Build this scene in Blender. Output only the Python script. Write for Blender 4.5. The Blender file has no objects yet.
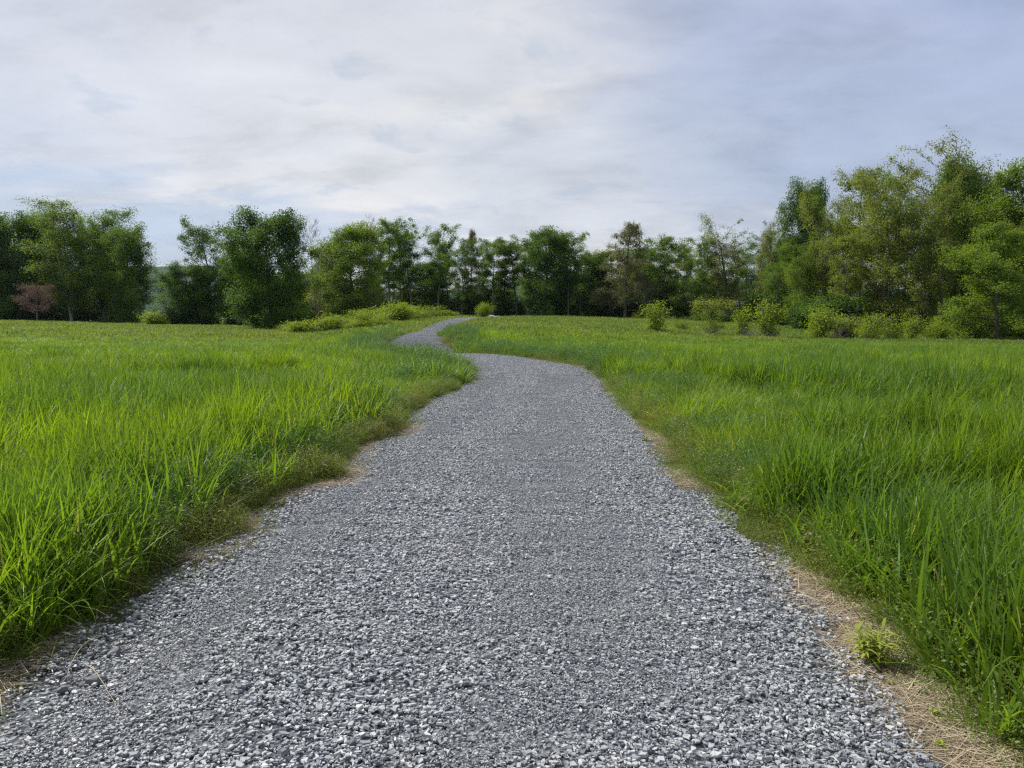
import bpy, math, random
import numpy as np
R = math.radians
SC = bpy.context.scene
COL = SC.collection
rng = np.random.default_rng(7)

# ------------------------------------------------------------------ camera
CAM_H, F, PITCH = 1.65, 770.0, math.atan((384 - 313) / 770.0)
cam = bpy.data.cameras.new('camera'); cam.sensor_width = 36
cam.lens = 36 * F / 1024; cam.clip_start = 0.05; cam.clip_end = 9000
camo = bpy.data.objects.new('camera', cam); COL.objects.link(camo)
camo.location = (0, 0, CAM_H); camo.rotation_euler = (math.pi / 2 - PITCH, 0, 0)
SC.camera = camo

# ------------------------------------------------------------------ world: Nishita sky behind thin high cloud
SUN_AZ, SUN_EL = R(-62), R(47)      # azimuth from +Y, negative = left
w = bpy.data.worlds.new('World'); SC.world = w; w.use_nodes = True
nt = w.node_tree; N = nt.nodes; L = nt.links
for n in list(N): N.remove(n)
def nd(tree, typ, **kw):
    n = tree.nodes.new(typ)
    for k, v in kw.items():
        if k in n.inputs.keys() if hasattr(n.inputs, 'keys') else False: n.inputs[k].default_value = v
        else: setattr(n, k, v)
    return n
def lk(tree, a, b): tree.links.new(a, b)
def math_n(tree, op, a, b=None, c=None, clamp=False):
    n = tree.nodes.new('ShaderNodeMath'); n.operation = op; n.use_clamp = clamp
    for i, v in enumerate((a, b, c)):
        if v is None: continue
        if isinstance(v, (int, float)): n.inputs[i].default_value = v
        else: tree.links.new(v, n.inputs[i])
    return n.outputs[0]
def mixc(tree, f, a, b, mode='MIX'):
    n = tree.nodes.new('ShaderNodeMix'); n.data_type = 'RGBA'; n.blend_type = mode
    for s, v in ((n.inputs[0], f), (n.inputs[6], a), (n.inputs[7], b)):
        if isinstance(v, (int, float)): s.default_value = v
        elif isinstance(v, tuple): s.default_value = (v + (1,))[:4]
        else: tree.links.new(v, s)
    return n.outputs[2]
def ramp(tree, f, stops):
    n = tree.nodes.new('ShaderNodeValToRGB'); cr = n.color_ramp
    while len(cr.elements) < len(stops): cr.elements.new(0.5)
    for e, (p, c) in zip(cr.elements, stops):
        e.position = p; e.color = (c if isinstance(c, tuple) else (c, c, c)) + (1,)
    if not isinstance(f, (int, float)): tree.links.new(f, n.inputs[0])
    return n.outputs[0]
def noise(tree, vec, scale, detail=3, rough=0.5, dist=0.0, out=0):
    n = tree.nodes.new('ShaderNodeTexNoise'); n.inputs['Scale'].default_value = scale
    n.inputs['Detail'].default_value = detail; n.inputs['Roughness'].default_value = rough
    n.inputs['Distortion'].default_value = dist
    if vec is not None: tree.links.new(vec, n.inputs['Vector'])
    return n.outputs[out]

sky = nt.nodes.new('ShaderNodeTexSky'); sky.sky_type = 'NISHITA'; sky.sun_disc = False
sky.sun_elevation = SUN_EL; sky.sun_rotation = SUN_AZ; sky.air_density = 1.0; sky.dust_density = 1.5
tc = nt.nodes.new('ShaderNodeTexCoord')
sep = nt.nodes.new('ShaderNodeSeparateXYZ'); lk(nt, tc.outputs['Generated'], sep.inputs[0])
zz = math_n(nt, 'MAXIMUM', sep.outputs[2], 0.0)
den = math_n(nt, 'ADD', zz, 0.24)
cb = nt.nodes.new('ShaderNodeCombineXYZ')
lk(nt, math_n(nt, 'DIVIDE', sep.outputs[0], den), cb.inputs[0])
lk(nt, math_n(nt, 'DIVIDE', sep.outputs[1], den), cb.inputs[1])
mp = nt.nodes.new('ShaderNodeMapping'); mp.inputs['Location'].default_value = (3.2, 1.1, 0)
mp.inputs['Rotation'].default_value = (0, 0, R(12)); mp.inputs['Scale'].default_value = (0.8, 1.15, 1)
lk(nt, cb.outputs[0], mp.inputs[0])
big = noise(nt, mp.outputs[0], 0.55, 3, 0.5, 0.6)
mid = noise(nt, mp.outputs[0], 1.7, 4, 0.55, 0.5)
fin = noise(nt, mp.outputs[0], 5.5, 5, 0.6, 0.8)
cov = math_n(nt, 'ADD', math_n(nt, 'MULTIPLY', big, 0.62), math_n(nt, 'ADD', math_n(nt, 'MULTIPLY', mid, 0.30), math_n(nt, 'MULTIPLY', fin, 0.09)))
covr = ramp(nt, cov, [(0.36, 0.45), (0.50, 0.82), (0.60, 1.0)])
cloudcol = ramp(nt, math_n(nt, 'ADD', math_n(nt, 'MULTIPLY', mid, 0.55), math_n(nt, 'MULTIPLY', big, 0.45)),
                [(0.36, (3.7, 4.1, 5.4)), (0.50, (4.6, 4.85, 5.65)), (0.64, (5.8, 5.8, 6.1))])
cloudcol2 = nt.nodes.new('ShaderNodeVectorMath')  # placeholder kept simple
skyc = nt.nodes.new('ShaderNodeVectorMath'); skyc.operation = 'SCALE'; skyc.inputs['Scale'].default_value = 0.8
lk(nt, sky.outputs[0], skyc.inputs[0])
def sky_dir(px, py):
    a = PITCH + math.atan((py - 384) / F); v = np.array([(px - 512) / F * math.cos(math.atan((py - 384) / F)), math.cos(a), -math.sin(a)]); return v / np.linalg.norm(v)
wob = nt.nodes.new('ShaderNodeVectorMath'); wob.operation = 'MULTIPLY_ADD'
lk(nt, noise(nt, mp.outputs[0], 2.4, 4, .6, .6, 1), wob.inputs[0]); wob.inputs[1].default_value = (.34, .1, .22); lk(nt, tc.outputs['Generated'], wob.inputs[2])
def bank(px, py, r0, sx, sz, off=(.17, .05, .11)):
    """a bank of thicker or thinner cloud, fixed in the sky"""
    m_ = nt.nodes.new('ShaderNodeVectorMath'); m_.operation = 'SUBTRACT'; lk(nt, wob.outputs[0], m_.inputs[0]); m_.inputs[1].default_value = tuple(sky_dir(px, py) + np.array(off))
    k_ = nt.nodes.new('ShaderNodeVectorMath'); k_.operation = 'MULTIPLY'; lk(nt, m_.outputs[0], k_.inputs[0]); k_.inputs[1].default_value = (1 / sx, 1, 1 / sz)
    l_ = nt.nodes.new('ShaderNodeVectorMath'); l_.operation = 'LENGTH'; lk(nt, k_.outputs[0], l_.inputs[0])
    return ramp(nt, math_n(nt, 'DIVIDE', l_.outputs['Value'], r0), [(0.0, 1.0), (.55, .80), (1.0, 0.0)])
b1 = bank(400, 140, .42, 1.3, .75); b2 = bank(930, 20, .34, 1.3, .8); b3 = bank(150, 235, .30, 1.9, .22); b4 = bank(760, 165, .34, 1.5, .34); b5 = bank(80, 90, .34, 1.3, .6)
fine2 = ramp(nt, noise(nt, mp.outputs[0], 3.2, 6, .60, .25), [(.32, .84), (.5, 1.0), (.68, 1.08)])
cloudcol = mixc(nt, math_n(nt, 'MULTIPLY', b1, .70), cloudcol, (6.9, 6.75, 6.5))
cloudcol = mixc(nt, math_n(nt, 'MULTIPLY', b5, .30), cloudcol, (6.0, 6.0, 6.5))
cloudcol = mixc(nt, math_n(nt, 'MULTIPLY', b2, .85), cloudcol, (3.0, 3.6, 5.3))
cloudcol = mixc(nt, math_n(nt, 'MULTIPLY', b3, .75), cloudcol, (3.4, 4.2, 5.7))
cloudcol = mixc(nt, math_n(nt, 'MULTIPLY', b4, .45), cloudcol, (3.5, 4.1, 5.3))
cloudcol = mixc(nt, 1.0, cloudcol, fine2, 'MULTIPLY')
wisp = ramp(nt, noise(nt, cb.outputs[0], 4.6, 5, .55, .4), [(.58, 0.0), (.68, .36)])
cloudcol = mixc(nt, wisp, cloudcol, (3.3, 4.0, 5.2))
fincol = mixc(nt, math_n(nt, 'MAXIMUM', covr, .8), skyc.outputs[0], cloudcol)
nt.nodes.remove(cloudcol2)
bg = nt.nodes.new('ShaderNodeBackground'); bg.inputs['Strength'].default_value = 0.1
wo = nt.nodes.new('ShaderNodeOutputWorld')
lk(nt, fincol, bg.inputs[0]); lk(nt, bg.outputs[0], wo.inputs[0])

# ------------------------------------------------------------------ sun, exposure
sl = bpy.data.lights.new('sun', 'SUN'); sl.energy = 5.0; sl.angle = R(0.8); sl.color = (1.0, 0.955, 0.88)
so = bpy.data.objects.new('sun', sl); COL.objects.link(so); so.location = (-30, 20, 60)
so.rotation_euler = (math.pi / 2 - SUN_EL, 0, math.pi - SUN_AZ)
VS = SC.view_settings
VS.view_transform = 'Standard'; VS.look = 'None'; VS.gamma = 1; VS.use_curve_mapping = False
VS.exposure = 0.42
SC.render.engine = 'CYCLES'
SC.cycles.use_denoising = False
SC.cycles.max_bounces = 6; SC.cycles.diffuse_bounces = 3; SC.cycles.transmission_bounces = 4
SC.cycles.volume_bounces = 0; SC.cycles.use_adaptive_sampling = False
SC.cycles.adaptive_threshold = 0.012
SC.cycles.sample_clamp_indirect = 6
SC.cycles.filter_width = 1.3

# ------------------------------------------------------------------ helpers
def from_np(name, V, Fc, mat=None, attrs=None, smooth=False):
    """V (n,3), Fc (m,k) all k-gons; attrs: {name:(domain,type,array)}"""
    me = bpy.data.meshes.new(name)
    V = np.asarray(V, np.float32); Fc = np.asarray(Fc, np.int32)
    me.vertices.add(len(V)); me.vertices.foreach_set('co', V.ravel())
    if len(Fc):
        m, k = Fc.shape
        me.loops.add(m * k); me.loops.foreach_set('vertex_index', Fc.ravel())
        me.polygons.add(m); me.polygons.foreach_set('loop_start', np.arange(0, m * k, k, dtype=np.int32))
        me.polygons.foreach_set('loop_total', np.full(m, k, np.int32))
        me.polygons.foreach_set('use_smooth', np.full(m, smooth, bool))
    me.update(calc_edges=True)
    for an, (dom, ty, arr) in (attrs or {}).items():
        a = me.attributes.new(an, ty, dom)
        arr = np.asarray(arr)
        if ty == 'FLOAT': a.data.foreach_set('value', arr.astype(np.float32).ravel())
        elif ty == 'INT': a.data.foreach_set('value', arr.astype(np.int32).ravel())
        elif ty == 'FLOAT_VECTOR': a.data.foreach_set('vector', arr.astype(np.float32).ravel())
        elif ty == 'FLOAT_COLOR': a.data.foreach_set('color', arr.astype(np.float32).ravel())
    if mat: me.materials.append(mat)
    return me
def link(name, me, parent=None, loc=(0, 0, 0)):
    o = bpy.data.objects.new(name, me); COL.objects.link(o); o.location = loc
    if parent: o.parent = parent
    return o
def tag(o, label=None, cat=None, group=None, kind=None):
    if label: o['label'] = label
    if cat: o['category'] = cat
    if group: o['group'] = group
    if kind: o['kind'] = kind
    return o
def empty(name, loc, rz=0, s=(1, 1, 1)):
    o = bpy.data.objects.new(name, None); COL.objects.link(o); o.empty_display_size = 0.3
    o.location = loc; o.rotation_euler = (0, 0, rz); o.scale = s
    return o
def vnoise(x, y, sc, seed=0):
    """smooth value noise, vectorised, -1..1"""
    x = np.asarray(x, float) / sc + seed * 17.31; y = np.asarray(y, float) / sc + seed * 9.77
    xi = np.floor(x); yi = np.floor(y); fx = x - xi; fy = y - yi
    fx = fx * fx * (3 - 2 * fx); fy = fy * fy * (3 - 2 * fy)
    def h(a, b):
        s = np.sin(a * 127.1 + b * 311.7 + seed * 74.7) * 43758.5453
        return (s - np.floor(s)) * 2 - 1
    return (h(xi, yi) * (1 - fx) + h(xi + 1, yi) * fx) * (1 - fy) + (h(xi, yi + 1) * (1 - fx) + h(xi + 1, yi + 1) * fx) * fy
def smooth(a, b, x):
    t = np.clip((np.asarray(x, float) - a) / (b - a), 0, 1); return t * t * (3 - 2 * t)

# ------------------------------------------------------------------ terrain height
TD = np.array([0, 15, 30, 45, 60, 80, 100, 140, 400])
TP = np.array([-1.2, -.67, -.40, -.27, -.145, -.06, .04, .16, .27, .38, .67, 1.2])   # x / y
TZ = np.array([
    [0.00] * 12,
    [-.02, -.02, -.02, 0, 0, 0, 0, 0, 0, 0, -.03, -.05],
    [.00, .02, -.04, -.04, .02, .05, .03, .00, -.03, -.06, -.15, -.2],
    [.15, .15, .05, .00, .42, .50, .42, .18, -.05, -.20, -.30, -.35],
    [.40, .40, .10, -.05, .80, .92, .78, .42, .00, -.25, -.38, -.4],
    [.70, .62, .15, -.15, 1.05, 1.16, 1.05, .80, .45, .00, -.35, -.4],
    [.90, .80, .10, -.20, 1.00, 1.10, 1.00, .85, .60, .20, -.30, -.4],
    [.90, .70, -.2, -.40, .60, .70, .60, .60, .50, .20, -.30, -.4],
    [-3.] * 12])
def ground_z(x, y):
    x = np.asarray(x, float); y = np.asarray(y, float)
    r = np.hypot(x, y)
    yy = np.where(y > 0, y, 0.0)
    d = np.maximum(yy, r * 0.55)
    q = np.clip(x / np.maximum(d, 1e-3), -1.2, 1.2)
    i = np.clip(np.searchsorted(TD, d, 'right') - 1, 0, len(TD) - 2)
    j = np.clip(np.searchsorted(TP, q, 'right') - 1, 0, len(TP) - 2)
    td = np.clip((d - TD[i]) / (TD[i + 1] - TD[i]), 0, 1); tq = np.clip((q - TP[j]) / (TP[j + 1] - TP[j]), 0, 1)
    td = td * td * (3 - 2 * td) * .5 + td * .5; tq = tq * tq * (3 - 2 * tq)
    z = (TZ[i, j] * (1 - tq) + TZ[i, j + 1] * tq) * (1 - td) + (TZ[i + 1, j] * (1 - tq) + TZ[i + 1, j + 1] * tq) * td
    k = np.where(y < 0, np.clip(1 + y / 30, 0, 1), 1)
    amp = smooth(6, 30, np.abs(x) + r * .3)
    z = z * k + vnoise(x, y, 7.0, 3) * .05 * amp + vnoise(x, y, 2.6, 5) * .02 * amp
    z = z - .34 * np.exp(-((y - 34.5) / 3.4) ** 2 - ((x + 3.2) / 3.6) ** 2)
    return z
def gz(x, y): return float(ground_z(np.array([x]), np.array([y]))[0])
def at(px, D): x = (px - 512) / F * D; return (x, D, gz(x, D))
def ztop(py, D): return CAM_H - D * math.tan(PITCH + math.atan((py - 384) / F))

# ------------------------------------------------------------------ gravel path centre line
PC = np.array([[-.45, -8, 1.95], [-.35, -2, 1.95], [-.28, 2.0, 1.92], [-.27, 3.0, 1.92], [-.17, 4.3, 1.92], [-.17, 6.04, 1.86], [-.05, 8, 1.75], [.10, 11, 1.69], [.27, 14.6, 1.64], [.55, 18.2, 1.5],
               [.55, 21.3, 1.5], [.10, 24.2, 1.5], [-1.1, 27.2, 1.5], [-2.6, 30.2, 1.5], [-3.8, 33.4, 1.5], [-4.5, 36.5, 1.45], [-4.9, 40, 1.15], [-5.0, 45, 1.0], [-4.8, 52, 1.05], [-4.6, 62, 1.2], [-4.2, 73, 1.5], [-3.0, 84, 1.75], [-1.0, 96, 1.75]])
def catmull(P, n):
    out = []
    for i in range(len(P) - 1):
        p0, p1, p2, p3 = P[max(i - 1, 0)], P[i], P[i + 1], P[min(i + 2, len(P) - 1)]
        for t in np.arange(n) / n:
            out.append(.5 * ((2 * p1) + (-p0 + p2) * t + (2 * p0 - 5 * p1 + 4 * p2 - p3) * t * t + (-p0 + 3 * p1 - 3 * p2 + p3) * t ** 3))
    out.append(P[-1]); return np.array(out)
CL = catmull(PC, 14)
CT = np.gradient(CL[:, :2], axis=0); CT /= np.linalg.norm(CT, axis=1)[:, None]
def path_info(x, y):
    """signed side offset u (+ = right), edge distance d = |u| - halfwidth"""
    x = np.asarray(x, float); y = np.asarray(y, float)
    u = np.empty(len(x)); d = np.empty(len(x))
    for s in range(0, len(x), 20000):
        dx = x[s:s + 20000, None] - CL[None, :, 0]; dy = y[s:s + 20000, None] - CL[None, :, 1]
        dd = dx * dx + dy * dy; k = np.argmin(dd, 1); ii = np.arange(len(k))
        t = CT[k]; cr = dx[ii, k] * t[:, 1] - dy[ii, k] * t[:, 0]
        dist = np.sqrt(dd[ii, k])
        u[s:s + 20000] = np.sign(cr) * dist
        d[s:s + 20000] = dist - CL[k, 2]
    return u, d
def edge_jit(x, y):
    left = smooth(-.6, -1.0, x)
    return vnoise(x, y, 1.5, 11) * .15 + vnoise(x, y, .45, 12) * .08 + left * (.25 * np.exp(-((y - 7.5) / .45) ** 2) + .26 * np.exp(-((y - 5.5) / .4) ** 2) + .2 * np.exp(-((y - 10.6) / .8) ** 2))

# ------------------------------------------------------------------ materials
def newmat(name):
    m = bpy.data.materials.new(name); m.use_nodes = True
    t = m.node_tree
    for n in list(t.nodes): t.nodes.remove(n)
    return m, t
def out_surf(t, sh):
    o = t.nodes.new('ShaderNodeOutputMaterial'); t.links.new(sh, o.inputs[0]); return o
def princ(t, col, rough=.7, spec=.3, normal=None):
    p = t.nodes.new('ShaderNodeBsdfPrincipled')
    if isinstance(col, tuple): p.inputs['Base Color'].default_value = (col + (1,))[:4]
    else: t.links.new(col, p.inputs['Base Color'])
    if isinstance(rough, (int, float)): p.inputs['Roughness'].default_value = rough
    else: t.links.new(rough, p.inputs['Roughness'])
    p.inputs['Specular IOR Level'].default_value = spec
    if normal is not None: t.links.new(normal, p.inputs['Normal'])
    return p.outputs[0]
def geo_pos(t): return t.nodes.new('ShaderNodeNewGeometry').outputs['Position']
def attr(t, name, out='Color'):
    a = t.nodes.new('ShaderNodeAttribute'); a.attribute_name = name; return a.outputs[out]
def leaf_mat(name, c1, c2, tr, tfac=.45, rough=.5, spec=.35, zone=None, zscale=.12, var=.5, dead=False):
    """two-tone foliage: per-leaf random 'rnd' attribute; optional world-space zone colour"""
    m, t = newmat(name)
    r = attr(t, 'rnd', 'Fac')
    col = mixc(t, r, c1, c2)
    if zone:
        z = ramp(t, noise(t, geo_pos(t), zscale, 3, .55), [(.42, 0.0), (.60, 1.0)])
        col = mixc(t, math_n(t, 'MULTIPLY', z, var), col, zone)
    if dead:
        col = mixc(t, ramp(t, r, [(.965, 0.0), (.975, .8)]), col, (.42, .38, .20))
    if zone:
        v2 = ramp(t, noise(t, geo_pos(t), 1.1, 4, .6), [(.30, .68), (.5, 1.0), (.70, 1.22)])
        col = mixc(t, 1.0, col, v2, 'MULTIPLY')
    p = princ(t, col, rough, spec)
    tb = t.nodes.new('ShaderNodeBsdfTranslucent')
    t.links.new(mixc(t, 1.0, col, tr, 'MULTIPLY'), tb.inputs[0])
    mx = t.nodes.new('ShaderNodeMixShader'); mx.inputs[0].default_value = tfac
    t.links.new(p, mx.inputs[1]); t.links.new(tb.outputs[0], mx.inputs[2])
    out_surf(t, mx.outputs[0]); return m

M = {}
GT = (1.7, 1.55, .55)
M['grass'] = leaf_mat('meadow_grass_blades', (.088, .180, .013), (.175, .270, .020), GT, .50, .48, .30, zone=(.075, .155, .026), zscale=.22, var=.85, dead=True)
M['grass_far'] = leaf_mat('meadow_grass_far', (.098, .155, .024), (.160, .210, .042), GT, .50, .5, .35, zone=(.085, .155, .028), zscale=.10, var=.8)
M['weed'] = leaf_mat('verge_weeds', (.085, .140, .022), (.17, .21, .045), (1.5, 1.5, .6), .40, .55, .3, zone=(.17, .165, .05), zscale=.5, var=.6)
M['vetch'] = leaf_mat('broadleaf_herbs', (.042, .105, .020), (.085, .160, .034), (1.5, 1.5, .7), .38, .55, .35)
M['straw'] = leaf_mat('dry_straw', (.11, .082, .052), (.50, .42, .30), (1, .9, .7), .15, .7, .2)
M['flower'] = leaf_mat('yellow_petals', (.62, .56, .03), (.72, .66, .06), (1, 1, .5), .2, .6, .2)
def green(name, a, b, tf=.40, tr=(1.6, 1.6, .6), **k): M[name] = leaf_mat(name, a, b, tr, tf, .6, .18, **k)
green('leaves_dark', (.032, .078, .010), (.092, .165, .018), tf=.42)
green('leaves_mid', (.050, .102, .011), (.135, .215, .023), tf=.44)
green('leaves_light', (.075, .130, .013), (.175, .245, .026), tf=.44)
green('leaves_olive', (.085, .118, .018), (.220, .260, .055), tf=.44)
green('leaves_pale', (.100, .130, .034), (.215, .245, .085))
green('leaves_yellow', (.120, .180, .014), (.225, .290, .026), tf=.45)
green('leaves_red', (.085, .055, .045), (.175, .115, .095), tr=(1.2, 1.0, .9))
green('leaves_twiggy', (.075, .090, .028), (.175, .175, .070))

def bark(name, a, b):
    m, t = newmat(name)
    n = noise(t, geo_pos(t), 6, 4, .6)
    mp_ = t.nodes.new('ShaderNodeMapping'); mp_.inputs['Scale'].default_value = (9, 9, 1.6); t.links.new(geo_pos(t), mp_.inputs[0])
    n2 = noise(t, mp_.outputs[0], 1.5, 4, .7)
    col = mixc(t, ramp(t, n2, [(.35, 0.0), (.65, 1.0)]), a, b)
    bp = t.nodes.new('ShaderNodeBump'); bp.inputs['Strength'].default_value = .5; bp.inputs['Distance'].default_value = .04; t.links.new(n2, bp.inputs['Height'])
    out_surf(t, princ(t, col, .9, .15, bp.outputs[0])); M[name] = m
bark('bark', (.065, .055, .045), (.17, .15, .125))
bark('bark_pale', (.16, .15, .13), (.42, .40, .37))
bark('twig_grey', (.10, .09, .078), (.22, .20, .175))

# gravel chips
m, t = newmat('slate_chips')
r = attr(t, 'rnd', 'Fac')
col = ramp(t, r, [(0, (.045, .055, .070)), (.26, (.115, .135, .16)), (.52, (.245, .268, .295)), (.82, (.40, .415, .43)), (1, (.52, .52, .51))])
n_ = noise(t, geo_pos(t), 90, 3, .6)
col = mixc(t, .22, col, mixc(t, n_, (.10, .11, .13), (.38, .39, .41)))
big_ = noise(t, geo_pos(t), .7, 3, .6)
col = mixc(t, math_n(t, 'MULTIPLY', ramp(t, big_, [(.42, 0.0), (.66, 1.0)]), .30), col, (.27, .27, .25))
rg = ramp(t, n_, [(.3, .42), (.7, .65)])
out_surf(t, princ(t, col, rg, .5)); M['chips'] = m
# path bed under the chips
m, t = newmat('crushed_slate_bed')
vo = t.nodes.new('ShaderNodeTexVoronoi'); vo.inputs['Scale'].default_value = 45; t.links.new(geo_pos(t), vo.inputs['Vector'])
sp = t.nodes.new('ShaderNodeSeparateColor'); t.links.new(vo.outputs['Color'], sp.inputs[0])
col = ramp(t, sp.outputs[0], [(0, (.03, .034, .042)), (.5, (.10, .11, .125)), (1, (.27, .28, .30))])
bp = t.nodes.new('ShaderNodeBump'); bp.inputs['Strength'].default_value = .8; bp.inputs['Distance'].default_value = .02; t.links.new(vo.outputs['Distance'], bp.inputs['Height'])
out_surf(t, princ(t, col, .8, .25, bp.outputs[0])); M['bed'] = m
# ground: thatch under the grass, dry soil and straw where the 'verge' attribute is high
m, t = newmat('meadow_soil')
P_ = geo_pos(t)
n1 = noise(t, P_, 3.0, 5, .65); n2 = noise(t, P_, 40, 4, .7); n3 = noise(t, P_, .12, 4, .6)
gcol = mixc(t, n1, (.030, .060, .012), (.075, .120, .022))
far_ = mixc(t, ramp(t, n3, [(.35, 0.0), (.65, 1.0)]), (.075, .135, .018), (.11, .165, .028))
gcol = mixc(t, attr(t, 'far', 'Fac'), gcol, far_)
dry = mixc(t, ramp(t, n2, [(.35, 0.0), (.65, 1.0)]), (.040, .034, .024), (.16, .135, .10))
dry = mixc(t, ramp(t, n1, [(.42, 0.0), (.58, .85)]), dry, (.075, .09, .03))
gcol = mixc(t, attr(t, 'verge', 'Fac'), gcol, dry)
bp = t.nodes.new('ShaderNodeBump'); bp.inputs['Strength'].default_value = .7; bp.inputs['Distance'].default_value = .03; t.links.new(n2, bp.inputs['Height'])
out_surf(t, princ(t, gcol, .95, .1, bp.outputs[0])); M['soil'] = m
# forested hill
m, t = newmat('forested_hill')
n1 = noise(t, geo_pos(t), .03, 6, .7)
col = ramp(t, n1, [(.35, (.010, .026, .010)), (.5, (.022, .045, .014)), (.68, (.045, .075, .02))])
bp = t.nodes.new('ShaderNodeBump'); bp.inputs['Strength'].default_value = 1; bp.inputs['Distance'].default_value = 8; t.links.new(n1, bp.inputs['Height'])
out_surf(t, princ(t, col, .95, .1, bp.outputs[0])); M['hill'] = m
# rock
m, t = newmat('grey_rock')
n1 = noise(t, geo_pos(t), 14, 5, .65)
bp = t.nodes.new('ShaderNodeBump'); bp.inputs['Strength'].default_value = .6; bp.inputs['Distance'].default_value = .02; t.links.new(n1, bp.inputs['Height'])
out_surf(t, princ(t, mixc(t, n1, (.06, .065, .075), (.20, .21, .225)), .75, .3, bp.outputs[0])); M['rock'] = m
m, t = newmat('pale_boulder')
n1 = noise(t, geo_pos(t), 3, 5, .65)
out_surf(t, princ(t, mixc(t, n1, (.22, .23, .26), (.48, .49, .52)), .8, .2)); M['boulder'] = m

# ------------------------------------------------------------------ ground sheet
def axis(near, far, n, lim, c=0.0):
    s = np.linspace(-1, 1, n); return c + np.sinh(s * near) / math.sinh(near) * lim
xs = axis(7.4, 0, 420, 2250); ys = axis(7.0, 0, 460, 2240, 14.0)
X, Y = np.meshgrid(xs, ys); X = X.ravel(); Y = Y.ravel()
Z = ground_z(X, Y)
u_, d_ = path_info(X, Y)
d_ = d_ + edge_jit(X, Y)
Z = Z - .03 * smooth(.05, -.25, d_)                      # shallow bed under the gravel
far = smooth(14, 45, np.hypot(X, Y))
verge = smooth(.60, .20, d_ - .20 * smooth(2, -2, Y - 4) * (u_ > 0) + .18 * vnoise(X, Y, .5, 91)) * (1 - smooth(20, 45, Y) * .6)
nx, ny = len(xs), len(ys)
a = np.arange(nx * ny).reshape(ny, nx)
Q = np.stack([a[:-1, :-1], a[:-1, 1:], a[1:, 1:], a[1:, :-1]], -1).reshape(-1, 4)
g = link('ground', from_np('ground', np.c_[X, Y, Z], Q, M['soil'], {'verge': ('POINT', 'FLOAT', verge), 'far': ('POINT', 'FLOAT', far)}, True))
tag(g, kind='structure')

# gravel path sheet
nc = 13
rowsV = []
arc = np.r_[0, np.cumsum(np.linalg.norm(np.diff(CL[:, :2], axis=0), axis=1))]
sa = np.arange(0, arc[-1], .25)
cx = np.interp(sa, arc, CL[:, 0]); cy = np.interp(sa, arc, CL[:, 1]); hw = np.interp(sa, arc, CL[:, 2])
tx = np.gradient(cx); ty = np.gradient(cy); ln = np.hypot(tx, ty); tx /= ln; ty /= ln
for j in range(nc):
    f = -1 + 2 * j / (nc - 1)
    jx = cx + ty * f * hw; jy = cy - tx * f * hw
    wv = (vnoise(sa, sa * 0 + f * 9, 1.1, 21) * .10 + vnoise(sa, sa * 0 + f * 9, .4, 22) * .06) * (abs(f) > .9)
    jx = jx + ty * wv * np.sign(f); jy = jy - tx * wv * np.sign(f)
    zc = ground_z(jx, jy) + (.012 + .035 * (1 - f * f)) - (.030 if abs(f) > .99 else 0)
    rowsV.append(np.c_[jx, jy, zc])
PV = np.stack(rowsV, 1)
nr = len(sa); a = np.arange(nr * nc).reshape(nr, nc)
Q = np.stack([a[:-1, :-1], a[:-1, 1:], a[1:, 1:], a[1:, :-1]], -1).reshape(-1, 4)
pth = link('path', from_np('path', PV.reshape(-1, 3), Q, M['bed'], None, True)); tag(pth, kind='structure')

# far hill ridges
def ridge(name, y0, depth, hfun, x0, x1, n=240):
    xs = np.linspace(x0, x1, n); ts = np.linspace(-1, 1, 26)
    X, T = np.meshgrid(xs, ts)
    H = hfun(X) * np.cos(T * math.pi / 2) ** 1.3
    H = H + vnoise(X, T * depth, 40, 2) * 4 + vnoise(X, T * depth, 13, 4) * 2.5
    V = np.c_[X.ravel(), (y0 + T * depth + vnoise(X, T * 50, 300, 9) * 60).ravel(), (H - 8).ravel()]
    a = np.arange(len(ts) * n).reshape(len(ts), n)
    Q = np.stack([a[:-1, :-1], a[:-1, 1:], a[1:, 1:], a[1:, :-1]], -1).reshape(-1, 4)
    o = link(name, from_np(name, V, Q, M['hill'], None, True)); tag(o, kind='structure'); return o
ridge('hill', 1700, 420, lambda x: 70 + 46 * np.exp(-((x + 800) / 330) ** 2) + 14 * np.sin(x / 230) + 7 * np.sin(x / 97 + 1), -2150, 2150)

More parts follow.
